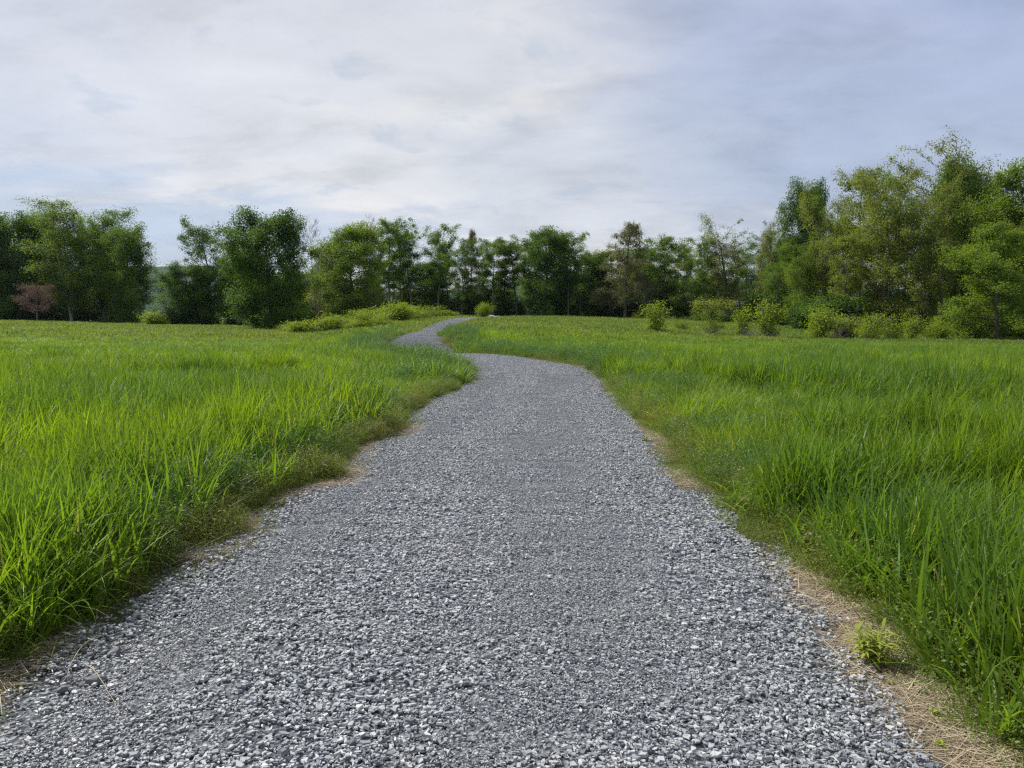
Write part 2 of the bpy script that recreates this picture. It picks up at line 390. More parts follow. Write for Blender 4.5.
# ------------------------------------------------------------------ scatter machinery (geometry nodes, one object per kind of stuff)
def scatter(name, pts, rot, scl, idx, variants, kind_label, cat):
    vc = bpy.data.collections.new(name + '_sources')
    for i, me in enumerate(variants):
        o = bpy.data.objects.new('%s_source_%02d' % (name, i), me); vc.objects.link(o)
    me = from_np(name, pts, np.zeros((0, 3), int), None, {
        'rot': ('POINT', 'FLOAT_VECTOR', rot), 'scl': ('POINT', 'FLOAT_VECTOR', scl), 'vid': ('POINT', 'INT', idx)})
    o = link(name, me)
    ng = bpy.data.node_groups.new(name + '_nodes', 'GeometryNodeTree')
    ng.interface.new_socket('Geometry', in_out='INPUT', socket_type='NodeSocketGeometry')
    ng.interface.new_socket('Geometry', in_out='OUTPUT', socket_type='NodeSocketGeometry')
    gi = ng.nodes.new('NodeGroupInput'); go = ng.nodes.new('NodeGroupOutput')
    ip = ng.nodes.new('GeometryNodeInstanceOnPoints'); ci = ng.nodes.new('GeometryNodeCollectionInfo')
    ci.inputs['Collection'].default_value = vc; ci.inputs['Separate Children'].default_value = True; ci.inputs['Reset Children'].default_value = True
    def na(nm, ty):
        n = ng.nodes.new('GeometryNodeInputNamedAttribute'); n.data_type = ty; n.inputs[0].default_value = nm
        return [s for s in n.outputs if s.enabled and s.name == 'Attribute'][0]
    ng.links.new(gi.outputs[0], ip.inputs['Points']); ng.links.new(ci.outputs[0], ip.inputs['Instance'])
    ip.inputs['Pick Instance'].default_value = True
    ng.links.new(na('vid', 'INT'), ip.inputs['Instance Index'])
    er = ng.nodes.new('FunctionNodeEulerToRotation'); ng.links.new(na('rot', 'FLOAT_VECTOR'), er.inputs[0]); ng.links.new(er.outputs[0], ip.inputs['Rotation'])
    ng.links.new(na('scl', 'FLOAT_VECTOR'), ip.inputs['Scale'])
    ng.links.new(ip.outputs[0], go.inputs[0])
    md = o.modifiers.new('scatter', 'NODES'); md.node_group = ng
    tag(o, kind_label, cat, kind='stuff')
    return o

def blades(n, rad, h0, h1, w0, w1, lean=.25, bend=.45, seg=4, mat=None, seed=0, lie=0.0, name='blades', base_w=.7):
    r = np.random.default_rng(seed)
    ang = r.uniform(0, 2 * np.pi, n); rr = rad * np.sqrt(r.random(n))
    bx, by = rr * np.cos(ang), rr * np.sin(ang)
    h = r.uniform(h0, h1, n); wd = r.uniform(w0, w1, n)
    az = r.uniform(0, 2 * np.pi, n); le = np.abs(r.normal(0, lean, n)) + lie; be = np.abs(r.normal(bend, bend * .6, n))
    faz = az + r.normal(0, .8, n)  # facing of blade width
    V = np.zeros((n, (seg + 1) * 2, 3)); px = bx.copy(); py = by.copy(); pz = np.zeros(n) - .02
    for k in range(seg + 1):
        tt = k / seg
        if k:
            th = np.minimum(le + be * tt * tt * 1.6, 2.4)
            px = px + np.cos(az) * np.sin(th) * h / seg; py = py + np.sin(az) * np.sin(th) * h / seg; pz = pz + np.cos(th) * h / seg
        wk = wd * .5 * (base_w + (1 - base_w) * min(1, tt * 3)) * (1 - tt ** 2.2) + wd * .03
        ox = -np.sin(faz) * wk; oy = np.cos(faz) * wk
        V[:, 2 * k, :] = np.c_[px + ox, py + oy, pz]; V[:, 2 * k + 1, :] = np.c_[px - ox, py - oy, pz]
    if lie: V[:, :, 2] = np.maximum(V[:, :, 2], .004 + r.random((n, 1)) * .03)
    base = (np.arange(n) * (seg + 1) * 2)[:, None, None]
    q = np.array([[2 * k, 2 * k + 1, 2 * k + 3, 2 * k + 2] for k in range(seg)])[None]
    Q = (base + q).reshape(-1, 4)
    rnd = np.repeat(r.random(n), (seg + 1) * 2)
    return V.reshape(-1, 3), Q, rnd
def blade_mesh(name, mat, *parts):
    Vs, Qs, Rs, o = [], [], [], 0
    for V, Q, rn in parts:
        Vs.append(V); Qs.append(Q + o); Rs.append(rn); o += len(V)
    return from_np(name, np.concatenate(Vs), np.concatenate(Qs), mat, {'rnd': ('POINT', 'FLOAT', np.concatenate(Rs))}, True)
def leaflets(n, rad, z0, z1, s0, s1, seed, up=.4):
    r = np.random.default_rng(seed)
    ang = r.uniform(0, 2 * np.pi, n); rr = rad * np.sqrt(r.random(n))
    c = np.c_[rr * np.cos(ang), rr * np.sin(ang), r.uniform(z0, z1, n)]
    return leaf_quads(c, r.uniform(s0, s1, n), r, up)
def leaf_quads(c, s, r, up=.3, asp=.55, outward=None, ow=0.0):
    n = len(c)
    nrm = r.normal(0, 1, (n, 3)); nrm[:, 2] = np.abs(nrm[:, 2]) + up
    if outward is not None: nrm += outward * ow
    nrm /= np.linalg.norm(nrm, axis=1)[:, None]
    t = r.normal(0, 1, (n, 3)); t -= (t * nrm).sum(1)[:, None] * nrm; t /= np.linalg.norm(t, axis=1)[:, None]
    b = np.cross(nrm, t)
    s = np.asarray(s)[:, None]
    V = np.stack([c - t * s * .5, c + b * s * asp * .5 + nrm * s * .06, c + t * s * .5, c - b * s * asp * .5 + nrm * s * .06], 1)
    Q = np.arange(n * 4).reshape(n, 4)
    return V.reshape(-1, 3), Q, np.repeat(r.random(n), 4)

# ------------------------------------------------------------------ gravel chips in patches
def chip_patch(seed, n, s0, s1, half=.27):
    r = np.random.default_rng(seed)
    c = np.c_[r.uniform(-half, half, n), r.uniform(-half, half, n), np.abs(r.normal(0, .006, n)) + r.random(n) * .008]
    s = s0 + (s1 - s0) * r.random(n) ** 2.2
    k = 5
    th = np.sort(r.uniform(0, 2 * np.pi, (n, k)) * .35 + (np.arange(k) / k * 2 * np.pi)[None] * 1.0, 1)
    rad = r.uniform(.6, 1.1, (n, k)) * s[:, None] * .5
    asp = r.uniform(.38, .85, n)[:, None]
    lx = np.cos(th) * rad; ly = np.sin(th) * rad * asp
    hh = (s * r.uniform(.04, .12, n))[:, None]
    top = np.stack([lx * .82, ly * .82, np.repeat(hh, k, 1) * r.uniform(.6, 1.3, (n, k))], -1); bot = np.stack([lx, ly, -np.repeat(hh, k, 1)], -1)
    P = np.concatenate([top, bot], 1)
    az = r.uniform(0, 2 * np.pi, n); ti = np.abs(r.normal(0, .19, n)); ta = r.uniform(0, 2 * np.pi, n)
    ca, sa_ = np.cos(az)[:, None], np.sin(az)[:, None]
    x = P[..., 0] * ca - P[..., 1] * sa_; y = P[..., 0] * sa_ + P[..., 1] * ca; z = P[..., 2]
    ax = np.cos(ta)[:, None]; ay = np.sin(ta)[:, None]
    dd = x * ax + y * ay
    ct, st = np.cos(ti)[:, None], np.sin(ti)[:, None]
    x2 = x + ax * dd * (ct - 1) + ax * z * st; y2 = y + ay * dd * (ct - 1) + ay * z * st; z2 = z * ct - dd * st
    P = np.stack([x2, y2, z2], -1) + c[:, None, :]
    base = (np.arange(n) * 2 * k)[:, None]
    side = np.concatenate([np.stack([base[:, 0] + i, base[:, 0] + i + k, base[:, 0] + (i + 1) % k + k, base[:, 0] + (i + 1) % k], -1) for i in range(k)])
    tri = np.concatenate([np.stack([base[:, 0], base[:, 0] + i, base[:, 0] + i + 1, base[:, 0] + i + 1], -1)[:, :3] for i in range(1, k - 1)])
    V = P.reshape(-1, 3)
    me = bpy.data.meshes.new('chips')
    faces = side.tolist() + tri.tolist()
    me.from_pydata(V.tolist(), [], faces)
    a = me.attributes.new('rnd', 'FLOAT', 'POINT'); a.data.foreach_set('value', np.repeat(r.random(n), 2 * k).astype(np.float32))
    me.materials.append(M['chips']); return me
chip_vars = [chip_patch(50 + i, 640, .018, .050) for i in range(5)] + [chip_patch(60 + i, 1300, .010, .026) for i in range(4)] + [chip_patch(70 + i, 170, .010, .036, .3) for i in range(3)]
pts = []
for s in np.arange(0, arc[-1], .36):
    c0x, c0y, h0 = np.interp(s, arc, CL[:, 0]), np.interp(s, arc, CL[:, 1]), np.interp(s, arc, CL[:, 2])
    if c0y < -3: continue
    dx, dy = np.interp(s, sa, tx), np.interp(s, sa, ty)
    for uu in np.arange(-h0 - .45, h0 + .46, .36):
        e = uu + rng.uniform(-.06, .06)
        px_, py_ = c0x + dy * e + rng.uniform(-.05, .05), c0y - dx * e + rng.uniform(-.05, .05)
        pts.append((px_, py_, e, h0, abs(e) - h0))
pts = np.array(pts)
ej = edge_jit(pts[:, 0], pts[:, 1]); dd = pts[:, 4] + ej
keep = dd < .40; pts = pts[keep]; dd = dd[keep]
fine = (np.abs(pts[:, 2] / pts[:, 3] - .30 + vnoise(pts[:, 0], pts[:, 1], 3, 31) * .12) < .30) | (np.abs(pts[:, 2] / pts[:, 3] + .55 + vnoise(pts[:, 0], pts[:, 1], 3, 32) * .1) < .10)
vid = np.where(dd > -.12, rng.integers(9, 12, len(pts)), np.where(fine & (pts[:, 1] < 20) & (rng.random(len(pts)) < .85), rng.integers(5, 9, len(pts)), rng.integers(0, 5, len(pts))))
f_ = np.clip(pts[:, 2] / pts[:, 3], -1, 1)
zz_ = ground_z(pts[:, 0], pts[:, 1]) + np.where(np.abs(f_) < 1, .014 + .035 * (1 - f_ ** 2), .008) - .01 * (dd > -.14)
rot = np.c_[rng.normal(0, .01, len(pts)), rng.normal(0, .01, len(pts)), rng.integers(0, 4, len(pts)) * np.pi / 2 + rng.normal(0, .2, len(pts))]
ss = rng.uniform(.92, 1.12, len(pts)); 
scatter('gravel', np.c_[pts[:, 0], pts[:, 1], zz_], rot, np.c_[ss, ss, ss], vid, chip_vars, 'blue grey crushed slate chips covering the winding path', 'gravel')
# extra loose sparse chips over everything for a broken surface
n = 900
i_ = rng.integers(0, len(pts), n)
q = pts[i_]
scatter('loose_gravel', np.c_[q[:, 0] + rng.uniform(-.2, .2, n), q[:, 1] + rng.uniform(-.2, .2, n), zz_[i_] + .006],
        np.c_[np.zeros(n), np.zeros(n), rng.uniform(0, 6.28, n)], np.ones((n, 3)) * rng.uniform(.8, 1.5, (n, 1)), rng.integers(0, 3, n), chip_vars[9:12],
        'larger loose slate chips lying on top of the path', 'gravel')

# ------------------------------------------------------------------ grass
def cone_points(r0, r1, dens, spread=.86, side=None):
    """uniform random points in the viewed sector plus margin"""
    A = spread * (r1 * r1 - r0 * r0)
    n = int(A * dens)
    y = np.sqrt(rng.uniform(r0 * r0, r1 * r1, n)); x = rng.uniform(-spread, spread, n) * y
    # margin close to the camera for side views
    return x, y
near_v = []
for i in range(8):
    near_v.append(blade_mesh('tall_clump', M['grass'],
        blades(30, .12, .40, .84, .010, .022, .13, .34, 5, seed=100 + i),
        blades(26, .13, .20, .50, .005, .010, .28, .60, 4, seed=120 + i),
        blades(5, .10, .55, .82, .007, .012, .20, 1.15, 7, seed=140 + i)))
bent_v = []
for i in range(4):
    bent_v.append(blade_mesh('bent_clump', M['grass'],
        blades(26, .14, .30, .60, .006, .012, .35, .9, 6, seed=160 + i), blades(22, .13, .2, .5, .005, .01, .2, .5, 4, seed=170 + i)))
herb_v = []
for i in range(4):
    V1 = blades(12, .10, .25, .55, .004, .008, .25, .5, 4, seed=180 + i)
    L1 = leaflets(170, .17, .04, .46, .012, .032, 190 + i)
    V1 = blades(30, .14, .25, .62, .005, .010, .25, .6, 4, seed=180 + i)
    herb_v.append(blade_mesh('herb_clump', M['vetch'], V1, L1))
mid_v = []
for i in range(6):
    mid_v.append(blade_mesh('mid_clump', M['grass'], blades(70, .30, .28, .60, .013, .024, .20, .50, 4, seed=200 + i), blades(14, .30, .3, .6, .012, .02, .4, 1.2, 5, seed=210 + i)))
far_v = []
for i in range(6):
    far_v.append(blade_mesh('far_clump', M['grass_far'], blades(80, .55, .20, .42, .03, .055, .30, .55, 3, seed=220 + i)))
allv = near_v + bent_v + herb_v + mid_v + far_v      # 0-7 near, 8-11 bent, 12-15 herb, 16-21 mid, 22-27 far
for k_, m_ in enumerate(allv): pass
GP, GR, GS, GI = [], [], [], []
def add_grass(x, y, lo, hi, hs, dmin, wmul=1.0, edge=True):
    u, d = path_info(x, y)
    dj = d + vnoise(x, y, .9, 41) * .10 + vnoise(x, y, .3, 42) * .05
    k = dj > dmin
    x, y, u, dj = x[k], y[k], u[k], dj[k]
    # verge: right side near camera is wider
    k = dj > dmin - .12 + np.where(u > 0, .17 * smooth(7, 3, y), .05 * smooth(8, 4, y)) + .16 * smooth(.2, .9, vnoise(x, y, 1.1, 47))
    x, y, dj = x[k], y[k], dj[k]
    k = rng.random(len(x)) < np.where(y < 20, .55 + .45 * smooth(-.5, .1, vnoise(x, y, .55, 46)), 1); x, y, dj = x[k], y[k], dj[k]
    n = len(x)
    h = hs * (.96 + .20 * vnoise(x, y, 2.2, 43) + .22 * vnoise(x, y, .75, 44) + .16 * vnoise(x, y, .32, 45)) * (.62 + .38 * smooth(dmin, dmin + .25, dj)) * rng.uniform(.85, 1.12, n)
    GP.append(np.c_[x, y, ground_z(x, y)]); GR.append(np.c_[rng.normal(0, .05, n), rng.normal(0, .05, n), rng.uniform(0, 6.28, n)])
    ww = wmul * rng.uniform(.9, 1.15, n); GS.append(np.c_[ww, ww, h])
    return x, y, dj, n
def height_mul(y): return 1.0
# near zone
x, y = cone_points(1.2, 9.0, 58, 1.0)
x, y, dj, n = add_grass(x, y, 0, 0, 1.0, .26)
zn = vnoise(x, y, 1.6, 51)
herb = ((zn > .30) & (dj < 1.0) & (y > 5) & (rng.random(n) < .5)) | ((x < 0) & (y > 4.5) & (dj < .8) & (rng.random(n) < .5)) | (rng.random(n) < .04)
GI.append(np.where(herb, rng.integers(12, 16, n), np.where(vnoise(x, y, 2.4, 52) > .45, rng.integers(8, 12, n), rng.integers(0, 8, n))))
# middle near
x, y = cone_points(9.0, 20, 30, .84)
x, y, dj, n = add_grass(x, y, 0, 0, .93, .32, 1.15)
zn = vnoise(x, y, 2.0, 51)
herb = ((zn > .20) & (dj < 1.6) & (rng.random(n) < .5)) | (rng.random(n) < .04)
GI.append(np.where(herb, rng.integers(12, 16, n), np.where(vnoise(x, y, 3.4, 52) > .25, rng.integers(8, 12, n), rng.integers(0, 8, n))))
# 20-42
x, y = cone_points(17, 45, 8.5, .82)
hh = .95 - .45 * smooth(17, 42, y)
x2, y2, dj, n = add_grass(x, y, 0, 0, 1.0, .30, 1.2)
GS[-1][:, 2] *= (.95 - .42 * smooth(24, 40, y2) * smooth(1.5, 5, dj)) * (1 + .25 * smooth(3, 1, dj))
herb = (dj < 2.4) & (rng.random(n) < np.where(y2 > 19, .85, .5) * (1 - .5 * smooth(1.2, 2.4, dj)))
GI.append(np.where(herb, rng.integers(12, 16, n), rng.integers(16, 22, n)))
GS[-1][:, :2] *= np.where(herb, 1.6, 1)[:, None]
# 42-115
x, y = cone_points(40, 118, 2.6, .80)
x2, y2, dj, n = add_grass(x, y, 0, 0, .85, .30, 1.1)
lawn = (x2 / y2 < -.50) & (y2 > 84)
GS[-1][:, 2] *= np.where(lawn, .25, 1.0)
GI.append(rng.integers(22, 28, n))
# side margins near the camera, and behind
n = 2600
x = np.r_[rng.uniform(-9, -1.5, n), rng.uniform(1.5, 9, n)]; y = rng.uniform(-3, 3.5, 2 * n)
k = np.abs(x) > y; x, y = x[k], y[k]
x, y, dj, n = add_grass(x, y, 0, 0, .92, .30)
GI.append(rng.integers(0, 8, n))
scatter('tall_grass', np.concatenate(GP), np.concatenate(GR), np.concatenate(GS), np.concatenate(GI), allv,
        'lush bright green hay grass filling the meadow on both sides of the path', 'grass')
print('grass instances', sum(map(len, GP)))

# verge: low weeds and straw
wv = []
for i in range(5):
    wv.append(blade_mesh('weed_tuft', M['weed'], blades(26, .10, .05, .17, .003, .006, .5, .8, 3, seed=300 + i), leaflets(70, .11, .01, .10, .010, .022, 310 + i, .8)))
for i in range(2):
    wv.append(blade_mesh('weed_tuft', M['weed'], blades(30, .10, .14, .34, .003, .006, .35, .8, 4, seed=320 + i), leaflets(90, .12, .03, .24, .012, .024, 330 + i, .5)))
ns = 32000
s = rng.uniform(0, arc[-1] * .75, ns) ; s = np.where(rng.random(ns) < .6, rng.uniform(3, 26, ns), s)
side = rng.choice([-1, 1], ns); h0 = np.interp(s, arc, CL[:, 2])
off = rng.uniform(-.28, .50, ns) + (side > 0) * rng.uniform(0, .15, ns)
e = side * (h0 + off)
dx, dy = np.interp(s, sa, tx), np.interp(s, sa, ty)
x = np.interp(s, arc, CL[:, 0]) + dy * e; y = np.interp(s, arc, CL[:, 1]) - dx * e
_, d = path_info(x, y); d = d + edge_jit(x, y)
patch = vnoise(x, y, .7, 61)
dens = np.where(side < 0, smooth(-.05, .30, d + .16 * patch), smooth(-.12, .12, d + .22 * patch) * np.where(y < 4.2, .6, 1))
dens = np.where((side < 0) & (d < 0), .5 * smooth(.1, .5, vnoise(x, y, 1.0, 62)), dens)
k = (d > np.where(side < 0, -.22, -.05)) & (rng.random(ns) < dens) & (rng.random(ns) < .75)
x, y, d, sd = x[k], y[k], d[k], side[k]; n = len(x)
tallw = (d > np.where(sd < 0, .10, .22)) & (rng.random(n) < np.where(sd < 0, .5, .35))
vid = np.where(tallw, rng.integers(5, 7, n), rng.integers(0, 5, n))
sc = rng.uniform(.6, 1.15, n) * (.55 + .6 * smooth(0, .4, d))
scatter('verge_weeds', np.c_[x, y, ground_z(x, y)], np.c_[np.zeros(n), np.zeros(n), rng.uniform(0, 6.28, n)], np.c_[sc, sc, sc], vid, wv,
        'low olive weeds and short grass along both edges of the gravel', 'weeds')
print('weeds', n)
sv = [blade_mesh('straw_tuft', M['straw'], blades(70, .18, .06, .26, .0022, .0050, .12, .25, 3, seed=340 + i, lie=1.25)) for i in range(4)]
ns = 20000
s = np.where(rng.random(ns) < .7, rng.uniform(4, 20, ns), rng.uniform(4, 50, ns)); side = np.where(rng.random(ns) < .68, 1, -1)
h0 = np.interp(s, arc, CL[:, 2]); off = rng.uniform(-.40, .75, ns); e = side * (h0 + off)
dx, dy = np.interp(s, sa, tx), np.interp(s, sa, ty)
x = np.interp(s, arc, CL[:, 0]) + dy * e; y = np.interp(s, arc, CL[:, 1]) - dx * e
_, d = path_info(x, y); d = d + edge_jit(x, y)
patch = vnoise(x, y, .8, 71)
patch = patch + (side < 0) * (.8 * np.exp(-((y - 7.3) / .7) ** 2) + .8 * np.exp(-((y - 5.4) / .6) ** 2))
p = np.where(side > 0, smooth(.0, .4, patch + .75 * smooth(5.2, 3.8, y) - .1) * smooth(-.02, .12, d), smooth(-.1, .3, patch) * smooth(.0, .1, d))
k = (d > -.03) & (rng.random(ns) < p); x, y, d = x[k], y[k], d[k]; n = len(x)
sc = rng.uniform(.7, 1.2, n)
scatter('dry_straw', np.c_[x, y, ground_z(x, y) + .006], np.c_[np.zeros(n), np.zeros(n), rng.uniform(0, 6.28, n)], np.c_[sc, sc, sc], rng.integers(0, 4, n), sv,
        'tan dead straw matted on the soil beside the gravel', 'straw')
# dandelions far left
fl = [from_np('bloom', *leaflets(14, .03, .30, .36, .03, .045, 350 + i, 1.5)[:2], M['flower']) for i in range(2)]
for f in fl:
    a = f.attributes.new('rnd', 'FLOAT', 'POINT')
n = 240; y = rng.uniform(24, 60, n); x = -y * rng.uniform(.35, .75, n)
k = vnoise(x, y, 6, 81) > .0; x, y = x[k], y[k]; n = len(x)
scatter('wildflowers', np.c_[x, y, ground_z(x, y) + .08], np.c_[np.zeros(n), np.zeros(n), rng.uniform(0, 6, n)], np.ones((n, 3)) * rng.uniform(.6, 1.1, (n, 1)), rng.integers(0, 2, n), fl,
        'tiny yellow blooms scattered in the left meadow', 'wildflowers')

# ------------------------------------------------------------------ trees
def tube(P, rad, k):
    P = np.asarray(P, float); n = len(P)
    T = np.gradient(P, axis=0); T /= np.linalg.norm(T, axis=1)[:, None] + 1e-9
    ref = np.array([0.31, .95, .05]); A = np.cross(T, ref); A /= np.linalg.norm(A, axis=1)[:, None] + 1e-9; B = np.cross(T, A)
    th = np.arange(k) / k * 2 * np.pi
    V = P[:, None, :] + (A[:, None, :] * np.cos(th)[None, :, None] + B[:, None, :] * np.sin(th)[None, :, None]) * np.asarray(rad)[:, None, None]
    a = np.arange(n * k).reshape(n, k); b = np.roll(a, -1, 1)
    Q = np.stack([a[:-1], b[:-1], b[1:], a[1:]], -1).reshape(-1, 4)
    return V.reshape(-1, 3), Q
def profile(kind, t):
    """crown radius 0..1 along crown height t 0..1"""
    if kind == 'round': return np.sqrt(np.clip(1 - ((t - .45) / .58) ** 2, 0, 1)) * .98 + .04
    if kind == 'oval': return np.sqrt(np.clip(1 - ((t - .42) / .62) ** 2, 0, 1)) * .85 + .1
    if kind == 'vase': return .35 + .65 * np.sin(np.clip(t, 0, 1) * math.pi * .62) * (1 - .65 * max(0, t - .75) / .25)
    if kind == 'cone': return (1 - t) ** .8 * .95 + .08
    if kind == 'column': return .55 + .45 * math.sin(t * math.pi)
    return .8
def make_tree(seed, H, W, cb, prof='round', limbs=34, leaf=.18, per=17, nstem=1, sub=6, spread=.35, trunk_r=.2, stem_lean=.1, limb_k=4, twig=False, up=.62, gap=.0, dense=1.0):
    r = np.random.default_rng(seed)
    if H > 3.5 and per > 0: per *= 4.4 * dense; leaf *= .80; spread *= .84 * dense
    elif per > 0: per *= 1.8
    TV, TQ, off = [], [], 0
    def addt(P, rad, k):
        nonlocal off
        v, q = tube(P, rad, k); TV.append(v); TQ.append(q + off); off += len(v)
    centers = []; outs = []
    for s in range(nstem):
        a0 = r.uniform(0, 6.28) if nstem > 1 else 0
        hs = H * (1 if s == 0 else r.uniform(.72, .97))
        lean = stem_lean * r.uniform(.5, 1.3) * (1 if nstem > 1 else .3)
        ts = np.linspace(0, 1, 9)
        wob = np.cumsum(r.normal(0, .012 * H, (9, 2)), 0) * ts[:, None]
        off0 = (np.array([math.cos(a0), math.sin(a0)]) * (.12 if nstem > 1 else 0) * trunk_r * 8)
        P = np.c_[off0[0] * (.4 + ts) + math.cos(a0) * lean * hs * ts ** 1.2 + wob[:, 0], off0[1] * (.4 + ts) + math.sin(a0) * lean * hs * ts ** 1.2 + wob[:, 1], ts * hs * .95 - .15]
        rad = trunk_r * (1 - ts * .93) * (1 if nstem == 1 else .65); rad[0] *= 1.35
        addt(P, rad, 7)
        nl = max(5, int(limbs / nstem * (1.2 if nstem > 1 else 1)))
        for i in range(nl):
            tc = (i + r.random()) / nl
            hfrac = cb + (1 - cb) * tc * .97
            tt = hfrac * hs / H / (hs / H)
            p0 = np.array([np.interp(tt * .95, ts, P[:, j]) for j in range(3)])
            p0[2] -= W * .10 * (1 - tc) * .8
            p0[2] = max(p0[2], .25)
            az = i * 2.399 + r.normal(0, .5)
            Rr = profile(prof, tc) * W / 2 * r.uniform(.60, 1.0) * (1 if nstem == 1 else .75)
            if r.random() < gap: Rr *= .45
            el = up * (.35 + .9 * tc) + r.normal(0, .12)
            n = 5; q = np.linspace(0, 1, n)
            dirh = np.array([math.cos(az), math.sin(az)])
            Lp = np.c_[p0[0] + dirh[0] * Rr * q, p0[1] + dirh[1] * Rr * q, p0[2] + Rr * math.tan(min(el, 1.1)) * q ** 1.25 * .8]
            Lp[1:, :] += r.normal(0, .035 * Rr + .02, (n - 1, 3))
            zmax = H * 1.0; Lp[:, 2] = np.minimum(Lp[:, 2], zmax)
            rr = np.interp(tt, ts, rad) * .38 * (1 - q * .85) + .008
            addt(Lp, rr, limb_k)
            for j in range(sub):
                f = .28 + .72 * (j + r.random()) / sub
                b0 = np.array([np.interp(f, q, Lp[:, m]) for m in range(3)])
                saz = az + r.normal(0, 1.0); sl_ = (Rr * .36 + .40 * min(1, H / 8)) * r.uniform(.5, 1.15); sel = r.uniform(-.25, 1.0)
                b1 = b0 + np.array([math.cos(saz) * math.cos(sel), math.sin(saz) * math.cos(sel), math.sin(sel)]) * sl_
                bm = (b0 + b1) / 2 + r.normal(0, .08 * sl_, 3)
                addt(np.array([b0, bm, b1]), np.array([.022, .015, .006]) * (H / 12), 3)
                for c in ((bm * .6 + b1 * .4), b1):
                    centers.append(c); d = c - np.array([p0[0] * .5, p0[1] * .5, c[2] - .5]); outs.append(d / (np.linalg.norm(d) + 1e-6))
                    if twig:
                        for _ in range(2):
                            d2 = r.normal(0, 1, 3); d2[2] = abs(d2[2]) + .8; d2 /= np.linalg.norm(d2)
                            addt(np.array([c, c + d2 * sl_ * .4, c + d2 * sl_ * .8 + r.normal(0, .05, 3)]), np.array([.014, .010, .006]) * (H / 12), 3)
    TVa = np.concatenate(TV); TQa = np.concatenate(TQ)
    C = np.array(centers); O = np.array(outs)
    if not twig and per > 0 and H > 3.5:
        kk = r.random(len(C)) > (.16 if dense <= 1 else .03); C = C[kk]; O = O[kk]
    leafless = per <= 0
    if leafless: return TVa, TQa, None
    cnt = r.poisson(per, len(C)); idx = np.repeat(np.arange(len(C)), cnt)
    sp = spread * r.uniform(.5, 1.5, len(C))
    P = C[idx] + np.clip(r.normal(0, 1, (len(idx), 3)), -1.7, 1.7) * np.array([1, 1, .85]) * sp[idx][:, None]
    P[:, 2] = np.maximum(P[:, 2], .08)
    V, Q, rnd = leaf_quads(P, r.uniform(.65, 1.25, len(P)) * leaf, r, .25, .7, O[idx], .5)
    # per clump tint so crowns carry lighter and darker sprays
    tint = np.repeat(np.clip(r.normal(.5, .28, len(C))[idx] * .65 + r.random(len(idx)) * .35, 0, 1), 4)
    return TVa, TQa, (V, Q, tint)

PROTO = {}
def proto(key, leafmat, barkmat='bark', **kw):
    tv, tq, lf = make_tree(**kw)
    tm = from_np('trunk', tv, tq, M[barkmat], None, True)
    lm = from_np('crown', lf[0], lf[1], M[leafmat], {'rnd': ('POINT', 'FLOAT', lf[2])}, False) if lf else None
    src = lf[0] if lf else tv
    H_ = float(np.percentile(src[:, 2], 99.7)); W_ = 2 * float(np.percentile(np.hypot(src[:, 0], src[:, 1]), 96 if lf else 99))
    PROTO[key] = (tm, lm, H_, W_, lf)
def remat(newkey, key, leafmat, barkmat=None):
    tm, lm, H, W, lf = PROTO[key]
    l2 = lm.copy(); l2.materials.clear(); l2.materials.append(M[leafmat])
    if barkmat: tm = tm.copy(); tm.materials.clear(); tm.materials.append(M[barkmat])
    PROTO[newkey] = (tm, l2, H, W, lf)
proto('maple_a', 'leaves_dark', seed=1, H=14, W=10, cb=.08, prof='round', limbs=46, leaf=.24, per=22, spread=.42, trunk_r=.26, dense=1.45, up=.5)
proto('maple_b', 'leaves_dark', seed=2, H=14, W=9, cb=.05, prof='oval', limbs=46, leaf=.23, per=22, spread=.42, trunk_r=.24, dense=1.45, up=.5)
proto('maple_c', 'leaves_mid', seed=3, H=14, W=9, cb=.16, prof='round', limbs=42, leaf=.22, per=20, spread=.40, trunk_r=.26, dense=1.45, up=.5)
proto('ash_a', 'leaves_dark', seed=4, H=14, W=6.5, cb=.18, prof='oval', limbs=34, leaf=.20, per=14, spread=.36, trunk_r=.18, gap=.3, up=.85)
proto('ash_b', 'leaves_mid', seed=5, H=15, W=6, cb=.38, prof='vase', limbs=26, leaf=.20, per=15, spread=.36, trunk_r=.17, gap=.3, up=.85)
proto('ash_c', 'leaves_dark', seed=6, H=15, W=5.5, cb=.45, prof='column', limbs=22, leaf=.20, per=14, spread=.36, trunk_r=.17, gap=.35, up=.85)
proto('pop_a', 'leaves_olive', seed=7, H=17, W=7.5, cb=.22, prof='oval', limbs=40, leaf=.19, per=12, spread=.38, trunk_r=.20, nstem=2, gap=.25, up=.85)
proto('pop_b', 'leaves_olive', seed=8, H=18, W=8.5, cb=.15, prof='round', limbs=46, leaf=.19, per=13, spread=.42, trunk_r=.24, nstem=3, gap=.25, up=.85)
proto('airy', 'leaves_olive', seed=9, H=18, W=7, cb=.42, prof='vase', limbs=26, leaf=.17, per=6.5, spread=.32, trunk_r=.20, gap=.35)
proto('broad', 'leaves_light', seed=10, H=13, W=9, cb=.05, prof='round', limbs=36, leaf=.20, per=24, spread=.42, trunk_r=.22, up=.30, sub=10)
proto('willow', 'leaves_pale', seed=11, H=14, W=7, cb=.25, prof='vase', limbs=42, leaf=.17, per=12, spread=.34, trunk_r=.2, nstem=4, stem_lean=.14, up=.8)
proto('pointed', 'leaves_twiggy', seed=12, H=14, W=7.5, cb=.15, prof='cone', limbs=44, leaf=.16, per=9, spread=.30, trunk_r=.18, twig=True, up=.6)
proto('bare', 'leaves_twiggy', 'twig_grey', seed=13, H=13, W=6.5, cb=.22, prof='vase', limbs=34, per=0, nstem=2, sub=7, trunk_r=.15, twig=True, up=.85)
